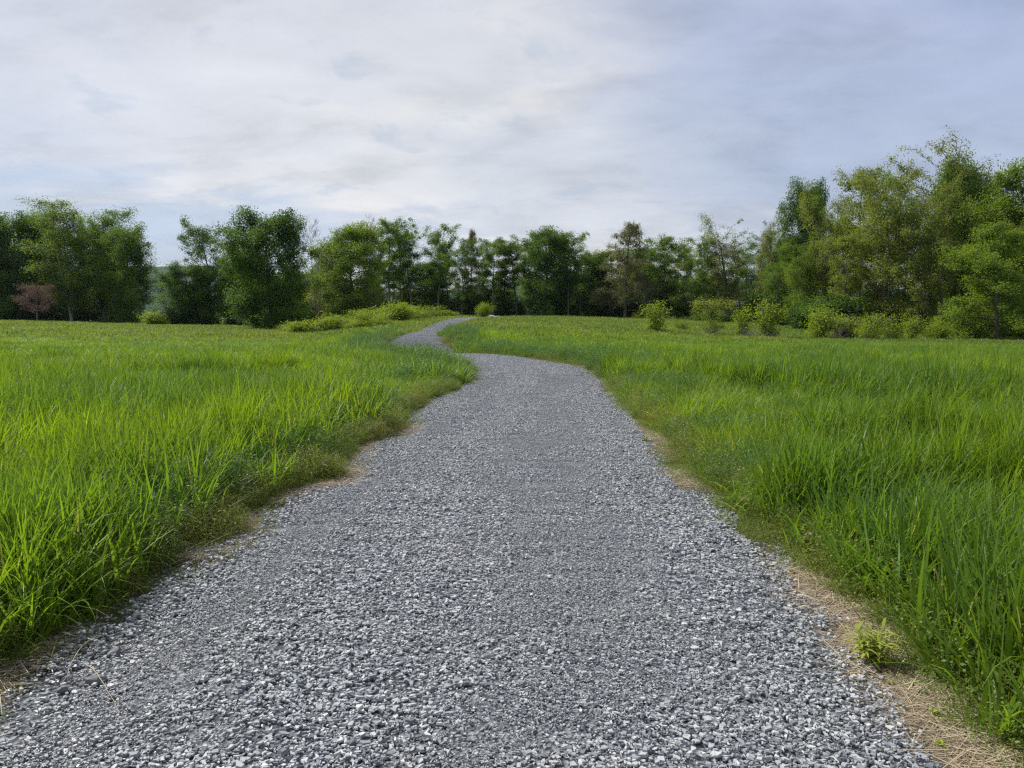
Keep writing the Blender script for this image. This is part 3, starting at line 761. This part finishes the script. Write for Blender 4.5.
proto('cherry', 'leaves_red', seed=14, H=4.0, W=4.0, cb=.46, prof='round', limbs=24, leaf=.10, per=6, spread=.20, trunk_r=.11, up=.5)
proto('birch', 'leaves_mid', 'bark_pale', seed=15, H=14, W=6.5, cb=.15, prof='oval', limbs=38, leaf=.17, per=13, spread=.34, trunk_r=.15, nstem=2, stem_lean=.12, gap=.2, up=.8, dense=1.3)
remat('birch_light', 'birch', 'leaves_light')
remat('maple_light', 'maple_c', 'leaves_light'); remat('maple_mid', 'maple_b', 'leaves_mid')
remat('ash_olive', 'ash_b', 'leaves_olive'); remat('ash_mid', 'ash_c', 'leaves_mid'); remat('pop_light', 'pop_b', 'leaves_light'); remat('pop_dark', 'pop_a', 'leaves_dark')
remat('pop_mid', 'pop_a', 'leaves_mid'); remat('willow_mid', 'willow', 'leaves_olive')
# shrubs
def shrub_proto(key, mat, seed, H, W, **k):
    kw = dict(cb=.10, prof='column', limbs=26, leaf=.115, per=4.5, spread=.20, gap=.45, trunk_r=.03, nstem=7, stem_lean=.32, sub=4, limb_k=3, up=.9); kw.update(k)
    proto(key, mat, 'twig_grey', seed=seed, H=H, W=W, **kw)
shrub_proto('shrub_a', 'leaves_yellow', 21, 2.0, 2.2)
shrub_proto('shrub_b', 'leaves_yellow', 22, 1.7, 2.6, leaf=.09)
shrub_proto('shrub_c', 'leaves_yellow', 23, 1.2, 1.9, leaf=.09, per=13)
shrub_proto('thicket', 'leaves_mid', 24, 2.6, 3.4, leaf=.13, per=14, spread=.24, limbs=26)
remat('thicket_dark', 'thicket', 'leaves_dark'); remat('thicket_olive', 'thicket', 'leaves_olive'); remat('shrub_olive', 'shrub_b', 'leaves_light')
shrub_proto('dry_brush', 'leaves_twiggy', 25, 1.1, 2.4, per=0, twig=True, limbs=30, up=1.0)

tree_count = 0
def plant(key, px, D, top, width, label, name='tree', cat='tree', group=None, rz=None, base=None):
    """px = where it stands across the view, D = metres away, top = pixel row its tip reaches, width in pixels"""
    global tree_count
    tree_count += 1
    x, y, z = at(px, D)
    tm, lm, H, W, lf = PROTO[key]
    h = ztop(top, D) - z; wd = width / F * D
    rz = rz if rz is not None else (tree_count * 2.17) % 6.28
    e = empty(name, (x, y, z - .03), rz, (wd / W, wd / W, h / H))
    tag(e, label, cat, group)
    woody = 'trunk' if name != 'shrub' and name != 'brush' else 'stems'
    link(woody, tm, e)
    if lm: link('crown' if woody == 'trunk' else 'foliage', lm, e)
    return e

T = [  # key, px, D, top row, width px, label
 ('maple_a', 20, 100, 214, 66, 'dark round maple at the far left edge of the meadow behind the reddish tree'),
 ('maple_b', 46, 108, 213, 44, 'dark maple between the leftmost maple and the tall light green birch'),
 ('birch_light', 74, 98, 203, 62, 'tall light green birch just right of the reddish tree'),
 ('birch', 106, 102, 209, 54, 'airy pale-trunked birch in the middle of the left clump'),
 ('maple_mid', 130, 98, 226, 50, 'green maple at the right end of the left clump beside the hill gap'),
 ('cherry', 39, 84, 283, 32, 'small reddish purple tree standing alone in front of the left clump'),
 ('maple_b', 190, 88, 264, 52, 'low dark bushy maple right of the gap that shows the hill'),
 ('ash_a', 213, 90, 219, 52, 'slender dark tree with feathery top left of the big dark round tree'),
 ('maple_c', 240, 92, 262, 46, 'shorter green tree filling in left of the big dark round tree'),
 ('maple_a', 272, 74, 210, 76, 'big dark round tree with thick trunk standing forward of the left woods'),
 ('bare', 318, 86, 219, 50, 'leafless grey tree between the big round tree and the bright maple'),
 ('ash_olive', 303, 98, 272, 40, 'short thin tree below the leafless tree'),
 ('maple_light', 352, 84, 224, 70, 'bright green rounded maple left of the path bend'),
 ('bare', 372, 96, 217, 34, 'leafless twiggy tree poking up behind the bright rounded maple'),
 ('ash_b', 390, 96, 219, 40, 'tall slim tree just right of the bright rounded maple'),
 ('ash_c', 413, 98, 225, 36, 'dark narrow tree above the upper path, second right of the bright maple'),
 ('ash_mid', 438, 97, 225, 40, 'tall narrow tree with see-through crown above where the path vanishes'),
 ('maple_c', 425, 104, 262, 46, 'lower green tree filling the gap under the narrow trees by the path'),
 ('pop_dark', 462, 100, 238, 34, 'dark twin-stemmed tree above the small yellow shrub at the path end'),
 ('pointed', 471, 106, 230, 22, 'spiky tip tree rising between two rounded crowns above the path end'),
 ('ash_mid', 493, 101, 237, 38, 'tree with bare lower trunk right of the path end'),
 ('ash_c', 517, 103, 237, 34, 'narrow dark tree left of the broad central tree'),
 ('maple_b', 546, 100, 228, 54, 'broad full tree in the centre of the tree line, tallest of the middle'),
 ('ash_b', 568, 99, 232, 32, 'tree on the right shoulder of the broad central tree'),
 ('maple_mid', 592, 106, 253, 44, 'low rounded tree in the dip of the tree line'),
 ('pointed', 624, 96, 223, 54, 'pointed olive tree with reddish twiggy tip right of the dip'),
 ('ash_a', 644, 101, 244, 32, 'dark tree tucked right of the pointed olive tree'),
 ('ash_b', 663, 97, 236, 40, 'tree with ragged top behind the lone yellow shrub'),
 ('pop_mid', 704, 92, 238, 38, 'olive tree left of the pale twin willows'),
 ('willow', 732, 90, 214, 52, 'left one of the two pale feathery willows'),
 ('willow', 762, 92, 215, 40, 'right one of the two pale feathery willows'),
 ('pop_b', 708, 98, 256, 46, 'shorter bushy tree below and left of the pale willows'),
 ('maple_a', 803, 86, 181, 44, 'dark topped tree at the step up of the right woods'),
 ('pop_light', 800, 78, 232, 46, 'lighter green tree in front of the dark topped tree'),
 ('pop_b', 832, 78, 184, 58, 'olive tree with open crown right of the dark topped tree'),
 ('ash_olive', 858, 74, 168, 48, 'tall olive tree left of the largest crown in the right woods'),
 ('pop_b', 884, 68, 153, 78, 'largest spreading olive crown of the right woods'),
 ('airy', 938, 70, 133, 62, 'tallest tree of all with sparse airy top'),
 ('pop_b', 918, 66, 178, 60, 'dense green tree beneath the sparse tallest top'),
 ('maple_c', 960, 72, 160, 64, 'full green crown right of the sparse tallest tree'),
 ('maple_light', 1012, 66, 160, 80, 'broad light green tree reaching the right edge of the view'),
 ('broad', 996, 53, 226, 84, 'layered light green tree standing forward at the right edge'),
 ('pop_b', 1062, 62, 150, 90, 'tall olive tree just beyond the right edge of the view'),
 ('maple_c', 1120, 58, 160, 90, 'second tree beyond the right edge of the view'),
 ('maple_a', -30, 100, 216, 70, 'dark maple just beyond the left edge of the view'),
 ('maple_b', -80, 98, 225, 66, 'second maple beyond the left edge of the view'),
 ('ash_olive', 845, 70, 235, 40, 'slim young tree before the open crowned olive tree'),
 ('pop_mid', 776, 84, 262, 40, 'small tree between the pale willows and the step up of the woods'),
 ('maple_mid', 640, 108, 262, 60, 'rounded tree deep behind the pointed olive tree'),
]
extra = [('ash_c', 376, 104, 238), ('ash_b', 401, 106, 232), ('ash_mid', 450, 104, 236), ('ash_c', 481, 108, 240), ('ash_olive', 505, 104, 244), ('ash_b', 530, 108, 242), ('ash_mid', 556, 108, 240), ('ash_c', 580, 104, 250),
         ('ash_olive', 607, 106, 250), ('ash_b', 634, 108, 248), ('ash_mid', 652, 106, 246), ('ash_olive', 677, 104, 244), ('pop_mid', 690, 100, 246), ('pop_mid', 746, 98, 232), ('pop_b', 786, 92, 224), ('pop_mid', 815, 86, 200), ('pop_light', 870, 80, 178), ('pop_mid', 900, 80, 170), ('pop_b', 978, 78, 168), ('maple_mid', 948, 78, 180), ('ash_olive', 335, 102, 246), ('maple_mid', 5, 106, 222), ('maple_mid', 95, 106, 222), ('maple_b', 255, 100, 240), ('ash_mid', 228, 98, 240)]
T_w = [('%s' % k, p, d, t, 36 if p < 700 else 50, None) for k, p, d, t in extra]
for key, px, D, top, wd, lab in T:
    nm = {'bare': 'bare_tree', 'birch': 'birch_tree', 'birch_light': 'birch_tree', 'willow': 'willow_tree', 'cherry': 'purple_leaf_tree'}.get(key, 'maple_tree' if 'maple' in key else 'broadleaf_tree')
    plant(key, px, D, top, wd * 1.12, lab, nm, 'tree')
LM = [(-30, 'maple beyond the left view edge'), (20, 'leftmost dark maple'), (74, 'tall light green birch'), (106, 'airy pale trunked birch'), (130, 'last maple of the left clump'), (190, 'low bushy maple by the hill gap'),
      (213, 'slender feathery dark tree'), (272, 'big dark round tree'), (318, 'leafless grey tree'), (352, 'bright rounded maple'), (390, 'slim tree beside the bright maple'), (413, 'dark narrow tree over the upper path'),
      (438, 'see-through crown above the path end'), (471, 'spiky tip tree'), (493, 'bare lower trunk tree'), (517, 'narrow tree before the central one'), (546, 'broad central tree'), (592, 'low tree in the dip'),
      (624, 'pointed olive tree'), (663, 'ragged tree behind the lone shrub'), (704, 'olive tree left of the willows'), (732, 'left pale willow'), (762, 'right pale willow'), (803, 'dark topped tree'), (832, 'open crowned olive tree'),
      (858, 'tall olive tree'), (884, 'largest olive crown'), (938, 'sparse tallest tree'), (960, 'full crown beside the tallest tree'), (1000, 'layered tree at the right edge'), (1070, 'tall tree beyond the right view edge')]
used_labels = set()
def near_label(head, px):
    order = sorted(LM, key=lambda q: abs(q[0] - px))
    for q in order:
        for side in (['left of', 'right of'] if px < q[0] else ['right of', 'left of']):
            if (px < q[0]) != (side == 'left of') : continue
            lab = '%s %s the %s' % (head, side, q[1])
            if lab not in used_labels: used_labels.add(lab); return lab
    return head
# the wood behind: every tree its own
k2 = ['ash_c', 'ash_mid', 'pop_dark', 'maple_b', 'ash_b', 'pop_mid']
rr_ = random.Random(5)
skyl = [(-60, 240), (0, 232), (130, 250), (148, 300), (176, 300), (190, 290), (300, 262), (340, 260), (400, 258), (480, 264), (590, 272), (680, 268), (780, 236), (830, 205), (900, 190), (1024, 190), (1100, 190)]
for i in range(46):
    px = -40 + i * 25 + rr_.uniform(-7, 7)
    if 140 < px < 182: continue
    D = 112 + rr_.uniform(-6, 14) - (26 if px > 800 else 0)
    if px < 140: D += 6
    top = np.interp(px, [a for a, b in skyl], [b for a, b in skyl]) + rr_.uniform(2, 24)
    plant(k2[i % 6], px, D, top, rr_.uniform(34, 52), near_label('dark inner wood tree', px), 'woodland_tree', 'tree', 'trees in the depth of the wood')
for key, px, D, top, wd, lab in T_w:
    plant(key, px, D, top, wd, near_label('slim second row tree' if px < 700 else 'olive second row tree', px), 'broadleaf_tree', 'tree', 'second row trees of the wood edge')
# undergrowth along the foot of the wood
for i in range(58):
    px = -30 + i * 19 + rr_.uniform(-6, 6)
    if 145 < px < 180: continue
    D = (104 if px < 700 else 88 if px < 800 else 72) + rr_.uniform(-3, 8)
    if 150 < px < 330: D = 90 + rr_.uniform(-3, 6)
    x, y, z = at(px, D); hpx = rr_.uniform(2.4, 4.6) / D * F
    _base = 384 + F * math.tan(math.atan((CAM_H - z) / D) - PITCH)
    plant(['thicket_dark', 'thicket', 'thicket_dark', 'thicket_olive'][i % 4], px, D, _base - hpx, rr_.uniform(30, 42) * 88 / D, near_label('shaded leafy thicket', px), 'shrub', 'shrub', 'thickets along the foot of the wood')
S = [ # key, px, D, height m, width px, label
 ('shrub_a', 655, 54, 1.75, 29, 'lone yellow green shrub on the grassy rise right of the path'),
 ('shrub_olive', 681, 62, 1.0, 22, 'faint low shrub in the grass right of the lone yellow one'),
 ('shrub_olive', 712, 56, 1.6, 26, 'olive shrub at the left end of the right hand hedge of shrubs'),
 ('shrub_a', 742, 55, 1.7, 22, 'yellow shrub left of the brightest shrub with grey stems below'),
 ('shrub_a', 768, 54, 2.15, 34, 'brightest yellow shrub standing over pale dry stems'),
 ('shrub_a', 818, 54, 1.9, 36, 'rounded yellow green shrub with dark stem midway along the hedge'),
 ('shrub_b', 868, 52, 1.5, 34, 'wide bright shrub before the largest olive tree'),
 ('shrub_b', 890, 52, 1.55, 36, 'wide bright shrub right beside its twin under the largest tree'),
 ('shrub_a', 910, 53, 1.4, 22, 'ragged shrub with leaning stems right of the wide bright pair'),
 ('shrub_c', 937, 52, 1.2, 28, 'small bright shrub near the dark tree foot at right'),
 ('thicket_olive', 845, 56, 1.4, 40, 'dull olive shrub between rounded and wide bright shrubs'),
 ('shrub_olive', 698, 88, 1.2, 20, 'grey green shrub under the olive tree left of the willows'),
 ('thicket_dark', 965, 58, 1.6, 50, 'dark shrub under the layered tree at right'),
 ('thicket_dark', 1015, 58, 1.6, 50, 'dark shrub at the right edge of the view'),
 ('shrub_c', 484, 86, 1.35, 17, 'small round yellow shrub where the path vanishes'),
 ('shrub_b', 637, 92, .8, 14, 'pale shrub at the foot of the pointed olive tree'),
 ('shrub_c', 157, 86, 1.3, 26, 'pale yellow shrub in the gap below the far hill'),
 ('thicket', 300, 72, 1.7, 30, 'grey green shrub by the big round tree trunk'),
]
for key, px, D, hm, wd, lab in S:
    hm *= 1.3; wd *= 1.0
    x, y, z = at(px, D)
    _t = 384 + F * math.tan(math.atan((CAM_H - z - hm) / D) - PITCH)
    plant(key, px, D, _t, wd, lab, 'shrub', 'shrub')
bank_spots = [(287, 62, .9), (303, 60, 1.0), (319, 60, 1.15), (334, 61, 1.25), (349, 60, 1.0), (362, 58, .9), (375, 57, 1.0),
        (366, 68, 1.9), (384, 66, 1.7), (399, 64, 1.5), (393, 74, 1.9), (408, 72, 1.6), (422, 70, 1.2), (415, 80, 1.6), (431, 80, 1.3), (444, 82, 1.0), (352, 72, 1.7)]
words = ['leftmost', 'second', 'third', 'fourth', 'fifth', 'sixth', 'seventh']
for i, (px, D, hm) in enumerate(bank_spots):
    hm *= .90 + .30 * math.sin(i * 2.3)
    x, y, z = at(px, D)
    _t = 384 + F * math.tan(math.atan((CAM_H - z - hm) / D) - PITCH)
    if i < 7: lab = '%s yellow bush from the big trunk along the meadow rim' % words[i]
    else: lab = ['tall', 'broad', 'rounded', 'upper', 'crowded', 'low', 'upper right', 'crest', 'last', 'rear left'][i - 7] + ' yellow bush on the bank left of the upper path'
    plant(['shrub_b', 'shrub_c'][i % 2], px, D, _t, rr_.uniform(30, 40) * 62 / D * 1.1, lab, 'shrub', 'shrub', 'yellow bushes left of the upper path')
for px, D, hm, wd, lab in [(708, 54.5, .7, 34, 'pale dry stems beneath the olive shrub at the hedge start'), (748, 53.5, .9, 34, 'grey dry stems beneath the yellow shrubs'), (772, 53, .8, 26, 'whitish dry stems right under the brightest yellow shrub'), (838, 55, 1.0, 30, 'grey dead stems beside the rounded shrub with dark stem')]:
    x, y, z = at(px, D); _t = 384 + F * math.tan(math.atan((CAM_H - z - hm) / D) - PITCH)
    plant('dry_brush', px, D, _t, wd, lab, 'brush', 'brush')

# ------------------------------------------------------------------ stones
def rock(px, D, s, label, mat, cat='stone', dz=.0, sq=.55, seed=0, name='stone'):
    import bmesh
    bm = bmesh.new(); bmesh.ops.create_icosphere(bm, subdivisions=2, radius=1)
    r = random.Random(seed)
    pl = [(np.array([r.gauss(0, 1), r.gauss(0, 1), r.gauss(0, 1)]), r.uniform(.55, .8)) for _ in range(9)]
    for v in bm.verts:
        c = np.array(v.co)
        for nrm, k in pl:
            nrm = nrm / np.linalg.norm(nrm); q = c.dot(nrm)
            if q > k: c = c - nrm * (q - k)
        v.co = (c[0] * s, c[1] * s * .75, c[2] * s * sq)
    me = bpy.data.meshes.new(name); bm.to_mesh(me); bm.free(); me.materials.append(mat)
    x, y, z = at(px, D); o = link(name, me, None, (x, y, z + dz)); o.rotation_euler = (0, 0, r.uniform(0, 6))
    tag(o, label, cat); return o
rock(78, 3.25, .048, 'dark angular stone at the lower left gravel edge', M['rock'], dz=.045, seed=1)
rock(100, 3.55, .05, 'second dark stone behind the angular one, half under the weeds', M['rock'], dz=.03, seed=2)
rock(46, 3.2, .035, 'small grey stone left of the dark angular stone', M['rock'], dz=.03, seed=3)
rock(492, 88, .62, 'pale grey boulder standing in for an unidentified object right of the small yellow shrub', M['boulder'], 'boulder', .1, .4, 4, 'boulder')  # boulder shapes stand in for an unidentified pale object past the path end
rock(498, 89, .5, 'smaller pale stand-in boulder beside the larger one past the path end', M['boulder'], 'boulder', .1, .4, 5, 'boulder')

# ------------------------------------------------------------------ single plants and stalks beside the path
def gpix(px, py):
    D = CAM_H / math.tan(PITCH + math.atan((py - 384) / F)); k = math.cos(PITCH + 0) ; return (px - 512) / F * D * math.sqrt(1) / 1.0, D
def leafy_weed(px, py, H, nst, nl, ll, lw, label, mat, seed):
    D = CAM_H / math.tan(PITCH + math.atan((py - 384) / F))
    depth = D * math.cos(PITCH) + CAM_H * math.sin(PITCH)
    x = (px - 512) / F * depth
    z = gz(x, D)
    e = empty('weed_plant', (x, D, z + .01)); tag(e, label, 'weed')
    r = np.random.default_rng(seed)
    Vs, Qs, Rs, o = [], [], [], 0; SV, SQ, so_ = [], [], 0
    for s in range(nst):
        a = r.uniform(0, 6.28); le = r.uniform(.05, .65); h = H * r.uniform(.65, 1)
        P = np.array([[math.cos(a) * math.sin(le) * h * t, math.sin(a) * math.sin(le) * h * t, math.cos(le) * h * t] for t in np.linspace(0, 1, 6)])
        v, q = tube(P, np.linspace(.0035, .0015, 6), 5); SV.append(v); SQ.append(q + so_); so_ += len(v)
        for k in range(nl):
            t = .15 + .85 * (k + r.random() * .6) / nl
            b = np.array([np.interp(t, np.linspace(0, 1, 6), P[:, j]) for j in range(3)])
            la = k * 2.4 + r.normal(0, .3); el0 = r.uniform(.5, 1.0); L_ = ll * r.uniform(.7, 1.1) * (1 - .3 * abs(t - .5)); wd = lw * r.uniform(.8, 1.1)
            pts_ = []; p = b.copy(); el = el0
            for m_ in range(6):
                tt = m_ / 5; wk = wd * math.sin(math.pi * min(1, tt * .92 + .06)) * .5 + .0005
                ox = np.array([-math.sin(la), math.cos(la), 0]) * wk
                pts_ += [p + ox, p - ox]
                p = p + np.array([math.cos(la) * math.cos(el), math.sin(la) * math.cos(el), math.sin(el)]) * L_ / 5; el -= .26
            Vs.append(np.array(pts_)); Qs.append(np.array([[2 * i, 2 * i + 1, 2 * i + 3, 2 * i + 2] for i in range(5)]) + o); Rs.append(np.full(12, r.random())); o += 12
    link('stems', from_np('stems', np.concatenate(SV), np.concatenate(SQ), mat, {'rnd': ('POINT', 'FLOAT', np.full(so_, .5))}, True), e)
    link('leaves', from_np('leaves', np.concatenate(Vs), np.concatenate(Qs), mat, {'rnd': ('POINT', 'FLOAT', np.concatenate(Rs))}, True), e)
    return e
M['weed_bright'] = leaf_mat('goldenrod_leaves', (.22, .27, .035), (.34, .38, .08), (1.5, 1.5, .6), .4, .45, .4)
leafy_weed(876, 672, .21, 14, 12, .10, .013, 'yellow green leafy weed standing at the right gravel edge near the camera', M['weed_bright'], 3)
leafy_weed(933, 722, .05, 3, 5, .035, .012, 'tiny green seedling in straw below the leafy weed', M['weed_bright'], 4)
leafy_weed(941, 752, .045, 3, 5, .03, .012, 'tiny green seedling closest to the bottom right corner', M['weed_bright'], 5)
leafy_weed(891, 690, .04, 2, 5, .025, .010, 'tiny sprout just right of the leafy weed foot', M['weed_bright'], 6)
leafy_weed(296 + 82, 432, .32, 8, 9, .10, .020, 'upright leafy plant in the left grass rim midway up the path', M['weed_bright'], 8)
leafy_weed(646, 444, .10, 6, 6, .06, .010, 'small bright tuft on the right gravel edge midway up the path', M['weed_bright'], 9)
def stalk(p0, p1, sag, rad, label, seed):
    r = np.random.default_rng(seed); t = np.linspace(0, 1, 14)
    def w_(px, py):
        D = CAM_H / math.tan(PITCH + math.atan((py - 384) / F)); dep = D * math.cos(PITCH) + CAM_H * math.sin(PITCH); return np.array([(px - 512) / F * dep, D, 0])
    a, b = w_(*p0), w_(*p1)
    P = a[None] * (1 - t)[:, None] + b[None] * t[:, None]; P[:, :2] += np.cumsum(r.normal(0, .003, (14, 2)), 0)
    P[:, 2] = ground_z(P[:, 0], P[:, 1]) + .05 + sag * np.sin(t * math.pi)
    v, q = tube(P - P[0], np.linspace(rad, rad * .5, 14), 5)
    o = link('dry_stalk', from_np('dry_stalk', v, q, M['straw'], {'rnd': ('POINT', 'FLOAT', np.full(len(v), .9))}, True), None, tuple(P[0]))
    tag(o, label, 'stalk')
stalk((92, 648), (62, 700), .05, .0022, 'thin dry stalk leaning out of the weeds over the dark stone', 1)
stalk((86, 672), (118, 722), .03, .0020, 'thin dry stalk lying across gravel right of the dark stone', 2)

# ------------------------------------------------------------------ air
HAZE = True
if HAZE:
    m, t = newmat('air')
    pv = t.nodes.new('ShaderNodeVolumePrincipled'); pv.inputs['Color'].default_value = (.62, .80, 1.0, 1); pv.inputs['Density'].default_value = .00006
    pv.inputs['Anisotropy'].default_value = .2
    o_ = t.nodes.new('ShaderNodeOutputMaterial'); t.links.new(pv.outputs[0], o_.inputs['Volume'])
    b = np.array([[x, y, z] for z in (-30, 150) for y in (-2300, 2300) for x in (-2300, 2300)], float)
    Fq = [[0, 2, 3, 1], [4, 5, 7, 6], [0, 1, 5, 4], [2, 6, 7, 3], [0, 4, 6, 2], [1, 3, 7, 5]]
    hz = link('haze', from_np('haze', b, Fq, m)); tag(hz, 'thin blue haze fading the far hill', 'haze', kind='stuff')
